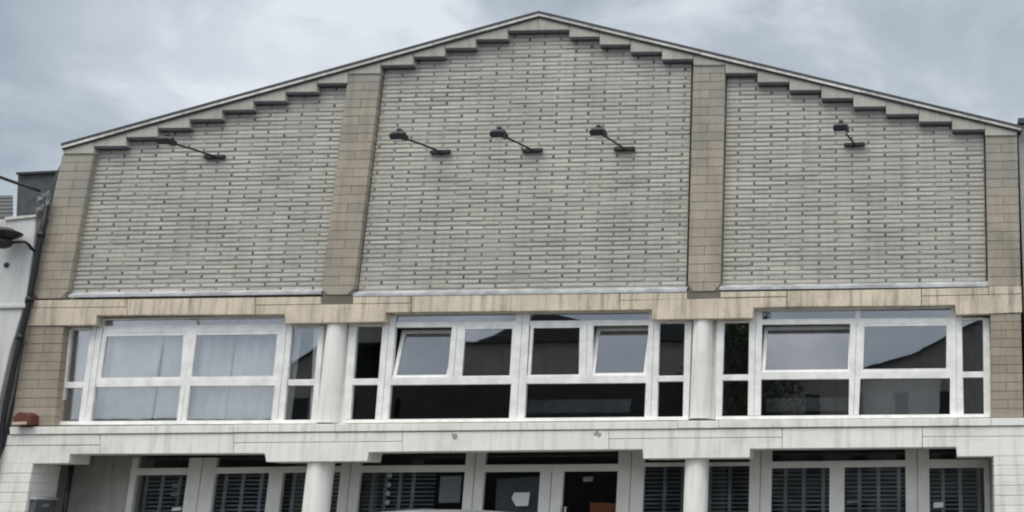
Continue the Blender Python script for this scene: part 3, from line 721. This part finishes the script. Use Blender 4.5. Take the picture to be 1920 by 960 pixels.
# grey sheet added behind the left door leaf, imitating a pale reflection
bm = NB(); q = [P(x, y, YS + .2) for x, y in ((926, 990), (1008, 990), (1012, 893), (932, 898))]; prism(bm, [(p.x, p.z) for p in q], YS + .2, YS + .215); obj('blind_or_reflection', bm, 'sheetdark', shop)
# door handles
for px_ in (1049, 1060):
    bm = NB(); a = P(px_, 951, YS - .06); tube(bm, [a + Vector((0, .06, 0)), a, a - Vector((0, 0, .5)), a - Vector((0, -.06, .5))], .018, 10); obj('handle', bm, 'upvc', shop, smooth=True)

# downpipe in the recess
bm = NB(); a = P(135.5, 866, .58); tube(bm, [(a.x, .58, zceil - .004), (a.x, .58, .13)], .058, 14)
for z in (1.0, 2.2): tube(bm, [(a.x, .58, z), (a.x, .58, z + .06)], .07, 14)
dp = obj('downpipe', bm, 'black', None, loc=(a.x, .58, .12), smooth=True); tag(dp, 'black downpipe running down the recess wall at the left of the shop front', 'pipe')

# grey box on the inner face of the left pier
zb_ = P(66, 933, .2).z
mb = empty('letter_box', (xr_, .2, zb_ - .6), 'grey metal letter box with a hooded lid on the inside of the left white pier', 'letter box')
bm = NB(); box(bm, xr_ + .004, xr_ + .16, -.10, .52, zb_ - .6, zb_ - .05); obj('box_body', bm, 'greybox', mb, bevel=.012)
bm = NB(); v = []
for yv in (-.13, .55): v.append([bm.verts.new((xr_ + dx, yv, zb_ + dz)) for dx, dz in ((.004, .03), (.19, -.02), (.19, -.06), (.004, -.048))])
for i in range(4): bm.faces.new((v[0][i], v[0][(i + 1) % 4], v[1][(i + 1) % 4], v[1][i]))
bm.faces.new(v[0]); bm.faces.new(v[1][::-1]); paint(bm, bm.faces, .5); obj('lid', bm, 'zinc', mb, bevel=.006)
bm = NB(); box(bm, xr_ + .161, xr_ + .172, .1, .3, zb_ - .22, zb_ - .14); obj('name_plate', bm, 'ceramic', mb)

# alarm box on the left pier
c = P(42, 786, YP); Yf = YP - .26
ab = empty('alarm_box', (c.x, YP, P(42, 799, YP).z), 'red brown alarm box with a cream strip on the brown left pier', 'alarm box')
bm = NB(); pts = [(23, 797), (56, 796), (57, 778), (50, 773), (34, 772), (24, 780)]
a = [P(x, y, Yf) for x, y in pts]; v0 = [bm.verts.new(p) for p in a]
v1 = [bm.verts.new((p.x + .0, YP + .02, p.z)) for p in a]
bm.faces.new(v0); bm.faces.new(v1[::-1])
for i in range(6): bm.faces.new((v0[i], v1[i], v1[(i + 1) % 6], v0[(i + 1) % 6]))
paint(bm, bm.faces, .5); obj('case', bm, 'rust', ab, bevel=.025)
bm = NB(); ppoly(bm, [(22, 796.5), (49, 795.5), (49.5, 790.5), (22.5, 791.5)], Yf - .012, Yf + .01); obj('strip', bm, 'lintel', ab, bevel=.004)

# ------------------------------------------------------------------ floodlights on arms
LAMPS = [((405, 295), (313, 263), 'floodlight alone on the left brick panel, close under the stepped eave'),
         ((828, 286), (748, 256), 'floodlight nearest the left pilaster of the middle brick panel'),
         ((1000, 283), (936, 249), 'floodlight at the centre of the middle brick panel, between two others'),
         ((1172, 280), (1122, 251), 'floodlight right of centre in the middle brick panel, nearest the right pilaster'),
         ((1603, 272), (1577, 244), 'floodlight alone on the right brick panel')]
LEN, DROP = 1.9, None
def make_lamp():
    root = empty('floodlight', (0, 0, 0))
    bm = NB(); box(bm, -.26, .26, -.10, -.012, -.055, .045); obj('base_plate', bm, 'black', root, bevel=.015)
    bm = NB(); tube(bm, [(0, -.06, .0), (0, -LEN * .5, -.10), (0, -LEN + .12, -.22)], .026, 10); obj('arm', bm, 'arm', root, smooth=True)
    bm = NB(); y = -LEN; z = -.22
    prof = [(-.12, -.12), (.13, -.10), (.15, .0), (.08, .09), (-.05, .11), (-.15, .02)]
    v = [[bm.verts.new((x * s, y + a, z + b)) for a, b in prof] for x, s in ((-.17, 1), (-.12, 1), (.12, 1), (.17, 1))]
    for q in (0, 3):
        for p in v[q]: p.co.z = z - .05 + (p.co.z - z + .05) * .62
    n = len(prof)
    for a, b in zip(v, v[1:]):
        for i in range(n): bm.faces.new((a[i], a[(i + 1) % n], b[(i + 1) % n], b[i]))
    bm.faces.new(v[0]); bm.faces.new(v[-1][::-1]); paint(bm, bm.faces, .5)
    hd = obj('lamp_head', bm, 'black', root, bevel=.012)
    bm = NB(); box(bm, -.05, .05, y - .06, y + .06, z + .105, z + .165); obj('gear_cap', bm, 'black', hd, bevel=.01)
    bm = NB(); g = [bm.verts.new((x, y + a, z + b - .006)) for x, a, b in ((-.11, -.10, -.118), (.11, -.10, -.118), (.11, .11, -.102), (-.11, .11, -.102))]
    h = [bm.verts.new(p.co + Vector((0, 0, -.012))) for p in g]
    bm.faces.new(g); bm.faces.new(h[::-1])
    for i in range(4): bm.faces.new((g[i], h[i], h[(i + 1) % 4], g[(i + 1) % 4]))
    paint(bm, bm.faces, .5); obj('lens', bm, 'clearlens', hd)
    bm = NB()
    for s in (-1, 1): tube(bm, [(s * .06, y + .10, z + .02), (s * .19, y + .10, z + .02), (s * .19, y, z + .02)], .014, 6)
    tube(bm, [(-.07, y + .16, z + .02), (.07, y + .16, z + .02)], .03, 8); obj('yoke', bm, 'zinc', hd)
    return root
def copy_tree(o, parent=None):
    c = o.copy(); COL.objects.link(c); c.parent = parent
    for ch in list(o.children): copy_tree(ch, c)
    return c
lamp = make_lamp()
for i, (b, h, lab) in enumerate(LAMPS):
    o = lamp if i == 0 else copy_tree(lamp)
    p = P(*b, -.0); q = P(*h, -LEN)
    o.location = p
    o.rotation_euler = (0, 0, math.atan2(q.x - p.x, LEN))
    tag(o, 'black ' + lab, 'floodlight', 'floodlights on the gable wall')

# ------------------------------------------------------------------ left neighbour
NBX = P(-40, 700, -.3)
nh = empty('house', (P(-60, 900, -.3).x, 0, .12), 'white rendered house at the left edge with a dark slate roof and upstand', 'house')
bm = NB(); YN = -.32
pts = [(8, 412), (66, 405), (66, 430), (49, 560), (18, 660), (-1, 745)]
w = [P(x, y, YN) for x, y in pts]
XL = w[0].x - 9
foot = w[-1]
prism(bm, [(XL, .12), (foot.x - .35, .12), (w[5].x, w[5].z), (w[4].x, w[4].z), (w[3].x, w[3].z), (w[2].x, w[2].z), (w[1].x, w[1].z), (w[0].x, w[0].z), (XL, w[0].z)], YN, 8)
obj('wall', bm, 'render', nh, bevel=.02)
bm = NB(); ppoly(bm, [(-200, 581), (46, 577), (47, 570), (-200, 574)], YN - .06, YN + .05); obj('string_course', bm, 'render', nh, bevel=.012)
bm = NB(); ppoly(bm, [(8, 413), (66, 407), (69, 402), (9, 407)], YN - .05, .6); obj('wall_cap', bm, 'coping', nh, bevel=.01)
bm = NB(); ppoly(bm, [(30, 425), (112, 420), (108, 321), (34, 325)], 2.2, 6.5)
obj('slate_upstand', bm, 'slate', nh)
bm = NB(); ppoly(bm, [(30, 327), (112, 323), (112, 319), (30, 323)], 2.1, 6.6); obj('upstand_trim', bm, 'arm', nh)
bm = NB(); a = [P(x, y, 1.2) for x, y in ((-400, 424), (24, 416))]; b2 = [P(x, y, 5.5) for x, y in ((-400, 372), (24, 366))]
v = [bm.verts.new(p) for p in (a[0], a[1], b2[1], b2[0])]; u = [bm.verts.new(p.co - Vector((0, 0, .15))) for p in v]
bm.faces.new(v); bm.faces.new(u[::-1])
for i in range(4): bm.faces.new((v[i], u[i], u[(i + 1) % 4], v[(i + 1) % 4]))
for k in range(1, 7):                        # slate courses
    f0 = k / 7; p0 = a[0].lerp(b2[0], f0); p1 = a[1].lerp(b2[1], f0)
    tube(bm, [p0 + Vector((0, 0, .01)), p1 + Vector((0, 0, .01))], .022, 6)
paint(bm, bm.faces, .5); obj('roof', bm, 'slate', nh)
bm = NB(); c = P(13, 497, YN); lathe(bm, [(.07, -.02), (.055, -.035), (.02, -.04)], c, 12, 'y'); obj('tie_plate', bm, 'arm', nh)

# dark downpipe and joint between the two buildings
bm = NB(); pp = [P(x, y, -.30) for x, y in ((88, 385), (77, 440), (69, 480), (55, 562), (38, 632), (25, 690), (11, 757), (1, 820), (-8, 872))]
pp.append(Vector((pp[-1].x - .3, -.30, .13)))
tube(bm, pp, .062, 12)
for i in (1, 3, 4): tube(bm, [pp[i] + Vector((0, 0, .06)), pp[i] - Vector((0, 0, .06))], .085, 12)
tag(obj('downpipe', bm, 'black', None, loc=(pp[-1].x, -.30, .12), smooth=True), 'dark leaning downpipe in the gap between the white house and the gabled building', 'pipe')
bm = NB(); ppoly(bm, [(-30, 880), (40, 880), (46, 800), (76, 563), (124, 288), (102, 330), (70, 420), (40, 590)], .08, .3); o = obj('gap_wall', bm, 'slate', B)

# wall lamp on the neighbour (cut by the frame)
lc = P(10, 440, -.75)
wl = empty('wall_lamp', lc, 'dark wide shaded lamp on a curved arm on the white house at the left edge', 'lamp')
r_ = P(41, 430, -.75).x - lc.x
bm = NB(); lathe(bm, [(r_ * .45, .16), (r_ * .6, .12), (r_, .06), (r_ * .97, .02), (r_ * .6, -.08), (r_ * .5, -.1)], lc + Vector((-.05, 0, 0)), 28); obj('shade', bm, 'black', wl, smooth=True)
bm = NB(); lathe(bm, [(r_ * .5, -.10), (r_ * .55, -.2), (r_ * .48, -.28), (r_ * .2, -.34), (.01, -.35)], lc + Vector((-.05, 0, 0)), 24); obj('bowl', bm, 'arm', wl, smooth=True)
bm = NB(); a = P(66, 474, -.25); tube(bm, [lc + Vector((0, .05, -.18)), lc + Vector((.35, .2, -.14)), lc.lerp(a, .75) + Vector((0, 0, .10)), a], .035, 10); obj('arm', bm, 'black', wl, smooth=True)

# insulator bracket and overhead cable
bc = P(90, 380, -.25)
br = empty('cable_bracket', bc, 'grey steel bracket with insulators at the left corner of the gabled building', 'bracket')
bm = NB(); tube(bm, [P(92, 362, -.12), P(84, 420, -.12)], .035, 8)
for y_ in (370, 388): tube(bm, [P(90, y_, -.12), P(72, y_ + 5, -.5)], .022, 8)
obj('post', bm, 'zinc', br)
for (x, y) in ((82, 371), (74, 376), (90, 366), (80, 391), (72, 396)):
    bm = NB(); lathe(bm, [(.03, -.09), (.065, -.07), (.035, -.03), (.07, 0), (.035, .04), (.06, .07), (.02, .1)], P(x, y, -.35), 12); obj('insulator', bm, 'ceramic', br, smooth=True)
bm = NB(); a, b = P(76, 358, -.35), P(-300, 170, -3.0); n = 14
tube(bm, [a.lerp(b, i / n) - Vector((0, 0, .25 * math.sin(math.pi * i / n))) for i in range(n + 1)], .04, 8)
tag(obj('overhead_cable', bm, 'cable', None, loc=a, smooth=True), 'dark overhead cable running from the bracket up to the left edge of the photo', 'cable')

# ------------------------------------------------------------------ right neighbour
X0 = P(1916, 500, -.1).x + .03
rn = empty('house', (X0 + 3, 0, .12), 'dark grey house, only a thin strip showing at the right edge', 'house')
bm = NB(); zt = P(1916, 240, .2).z; box(bm, X0, X0 + 8, -.02, 9, .12, zt); obj('wall', bm, 'oppwall2', rn)
bm = NB(); box(bm, X0 - .0, X0 + 8.2, -.15, 9.2, zt + .004, zt + .14); obj('roof', bm, 'darkroof', rn)

# ------------------------------------------------------------------ parked car
def make_car():
    XA, XB = P(600, 955, -9).x, P(1030, 955, -9).x
    cx0 = (P(665, 955, -9).x + P(985, 955, -9).x) / 2 - .55
    cz = P(830, 957, -9).z                   # top of the roof
    y0 = -9.0; Lh = 2.25; Wd = .9
    rcar = empty('car', (cx0, y0, 0), 'silver car parked in front of the shop front, only its roof showing', 'car')
    def loft(name, secs, mat, bev=0):
        """secs: list of (x, zlow, zhigh, halfwidth_low, halfwidth_high)"""
        bm = NB(); rings = []
        for x, zl, zh, wl_, wh in secs:
            mid = (zl + zh) / 2
            ring = []
            for s, z in ((-wl_, zl), (-max(wl_, wh) * 1.02, mid), (-wh, zh - .06), (-wh * .86, zh - .012), (-wh * .4, zh), (wh * .4, zh), (wh * .86, zh - .012), (wh, zh - .06), (max(wl_, wh) * 1.02, mid), (wl_, zl)):
                ring.append(bm.verts.new((cx0 + x, y0 + s, z)))
            rings.append(ring)
        n = 10
        for a, b in zip(rings, rings[1:]):
            for i in range(n): bm.faces.new((a[i], a[(i + 1) % n], b[(i + 1) % n], b[i]))
        bm.faces.new(rings[0]); bm.faces.new(rings[-1][::-1]); paint(bm, bm.faces, .5)
        return obj(name, bm, mat, rcar, smooth=True)
    zb = .95
    loft('body', [(-2.28, .45, .72, .66, .6), (-2.2, .3, .86, .8, .74), (-1.7, .22, .95, .88, .84), (-.9, .2, 1.0, .9, .86), (.8, .2, 1.02, .9, .86), (1.8, .22, 1.02, .88, .84), (2.2, .3, .98, .82, .78), (2.26, .42, .9, .7, .7)], 'carpaint')
    loft('cabin', [(-1.25, .98, 1.03, .84, .82), (-.62, .98, cz - .10, .84, .70), (-.3, .98, cz - .04, .84, .68), (.3, .98, cz, .84, .68), (1.1, .98, cz - .015, .84, .68), (1.7, .98, cz - .06, .84, .69), (2.0, .98, cz - .14, .82, .68), (2.2, .98, 1.1, .8, .74)], 'carglass')
    # roof skin over the glass
    bm = NB(); rings = []
    for x, z in ((-.72, cz - .115), (-.62, cz - .085), (-.3, cz - .022), (.3, cz + .014), (1.1, cz + .0), (1.7, cz - .045), (1.98, cz - .125)):
        rings.append([bm.verts.new((cx0 + x, y0 + s * .70, z - d)) for s, d in ((-1, .09), (-.9, .02), (-.45, .0), (0, -.006), (.45, 0), (.9, .02), (1, .09))])
    for a, b in zip(rings, rings[1:]):
        for i in range(6): bm.faces.new((a[i], a[i + 1], b[i + 1], b[i]))
    paint(bm, bm.faces, .5); rf = obj('roof', bm, 'carpaint', rcar, smooth=True); s_ = rf.modifiers.new('thick', 'SOLIDIFY'); s_.thickness = .02
    for x in (-1.4, 1.4):
        for s in (-1, 1):
            bm = NB(); lathe(bm, [(.2, -.1), (.31, -.1), (.325, -.06), (.325, .06), (.31, .1), (.2, .1)], (cx0 + x, y0 + s * .83, .325), 28, 'y'); wh = obj('wheel', bm, 'tyre', rcar, smooth=True)
            bm = NB(); lathe(bm, [(.05, -.105), (.2, -.1), (.2, .1), (.05, .105)], (cx0 + x, y0 + s * .83, .325), 20, 'y'); obj('rim', bm, 'rim', wh)
    for s in (-1, 1):
        bm = NB(); box(bm, cx0 - 2.27, cx0 - 2.0, y0 + s * .6 - .16, y0 + s * .6 + .16, .62, .76); obj('headlight', bm, 'clearlens', rcar, bevel=.03)
        bm = NB(); box(bm, cx0 + 2.1, cx0 + 2.27, y0 + s * .72 - .08, y0 + s * .72 + .08, .7, 1.0); obj('tail_light', bm, 'redlens', rcar, bevel=.03)
        bm = NB(); box(bm, cx0 - .78, cx0 - .62, y0 + s * .97 - .1, y0 + s * .97 + .1, .98, 1.12); obj('wing_mirror', bm, 'carpaint', rcar, bevel=.03)
make_car()

# ------------------------------------------------------------------ the far side of the street (seen mirrored in the windows)
YO = 36.0
def opp(name, outline, label, mat, depth=8, dark=0):
    """house across the street; outline in mirrored photograph pixels"""
    q = [P(x, y, YO) for x, y in outline]; xs = [p.x for p in q]
    h = empty(name, ((min(xs) + max(xs)) / 2, -YO, .12), label, 'house')
    bm = NB(); zlow = min(q[0].z, q[-1].z)
    pts = [(q[0].x, .12), (q[-1].x, .12)] + [(p.x, p.z) for p in q[::-1]]
    prism(bm, pts, -YO, -YO - depth); obj('wall', bm, mat, h)
    for a, b in zip(q, q[1:]):
        if abs(b.x - a.x) < .3: continue
        bm = NB(); prism(bm, [(a.x, a.z + .02), (b.x, b.z + .02), (b.x, b.z + .08), (a.x, a.z + .08)], -YO + .3, -YO - depth); obj('roof', bm, 'slate', h)
    x0, x1 = min(xs), max(xs); n = max(2, int((x1 - x0) / 2.4))
    if dark:                                   # dark painted lower storeys
        zt = P(outline[0][0], dark, YO).z
        bm = NB(); box(bm, x0 - .02, x1 + .02, -YO + .05, -YO + .01, .12, zt); obj('lower_front', bm, 'oppdark', h)
    for r_i in range(3):
        z = 1.0 + r_i * 2.9
        if z + 1.5 > zlow - .3: break
        for i in range(n):
            X = x0 + (x1 - x0) * (i + .5) / n
            bm = NB(); box(bm, X - .42, X + .42, -YO + .02, -YO + .08, z + .08, z + 1.42); obj('window', bm, 'oppdark', h)
opp('house', [(525, 700), (548, 688), (600, 648), (690, 585), (770, 640), (786, 655)], 'dark gabled house across the street, left of the stone house', 'oppwall2', dark=0)
opp('house', [(640, 646), (893, 643), (1300, 640)], 'broad stone house across the street with a steep dark roof', 'oppwall2', dark=712)
oh = [o for o in COL.objects if o.get('label', '').startswith('broad stone')][0]
bm = NB(); q = [P(x, y, YO + .2) for x, y in ((700, 643), (880, 642.5), (945, 617), (1010, 582), (1090, 600), (1300, 606), (1300, 665), (700, 665))]; prism(bm, [(p.x, p.z) for p in q], -YO - .2, -YO - 7); obj('attic', bm, 'slate', oh)
opp('house', [(1395, 704), (1620, 692), (1720, 662), (1772, 634), (1860, 590), (1990, 650)], 'pale grey gabled house across the street, right of the tree', 'oppwall2')
opp('house', [(-120, 792), (510, 786)], 'long low dark building across the street', 'oppwall')
# a tree across the street
def tree(px, ytop, r):
    b = P(px, 900, 33.0); z1 = P(px, ytop, 33.0).z
    t = empty('tree', (b.x, -33, .12), 'leafy tree across the street between two dark houses', 'tree')
    bm = NB(); tube(bm, [(b.x, -33, .12), (b.x + .1, -33, z1 * .35), (b.x - .1, -33.1, z1 * .7), (b.x, -33, z1 * .92)], [.3, .24, .14, .04], 10)
    for k in range(9):
        a = k * 2.4; z = z1 * (.35 + .05 * k); tube(bm, [(b.x, -33, z), (b.x + math.cos(a) * r * .7, -33 + math.sin(a) * r * .7, z + 1.1)], [.09, .03], 6)
    obj('trunk', bm, 'bark', t)
    bm = NB()
    cl = []
    for k in range(120):
        u = random.random(); a = random.uniform(0, 6.283); q = r * math.sqrt(random.random()) * math.sin(math.pi * (.15 + .8 * u))
        cl.append(Vector((b.x + q * math.cos(a), -33 + q * math.sin(a), z1 * (.36 + .62 * u))))
    for c_ in cl:
        for k in range(60):
            p = c_ + Vector((random.gauss(0, .38), random.gauss(0, .38), random.gauss(0, .3)))
            d = Vector((random.gauss(0, 1), random.gauss(0, 1), random.gauss(0, 1))).normalized(); e_ = d.orthogonal().normalized() * random.uniform(.08, .16); g_ = d.cross(e_) * .6
            bm.faces.new([bm.verts.new(p + s) for s in (e_, g_, -e_, -g_)])
    paint(bm, bm.faces, .5); obj('crown', bm, 'leaf', t)
opp('house', [(1310, 596), (1424, 592)], 'tall narrow dark house added behind the tree to dim its reflection', 'oppdark')  # added backdrop, keeps bright sky out of the mirrored tree crown
tree(1385, 560, 2.9)
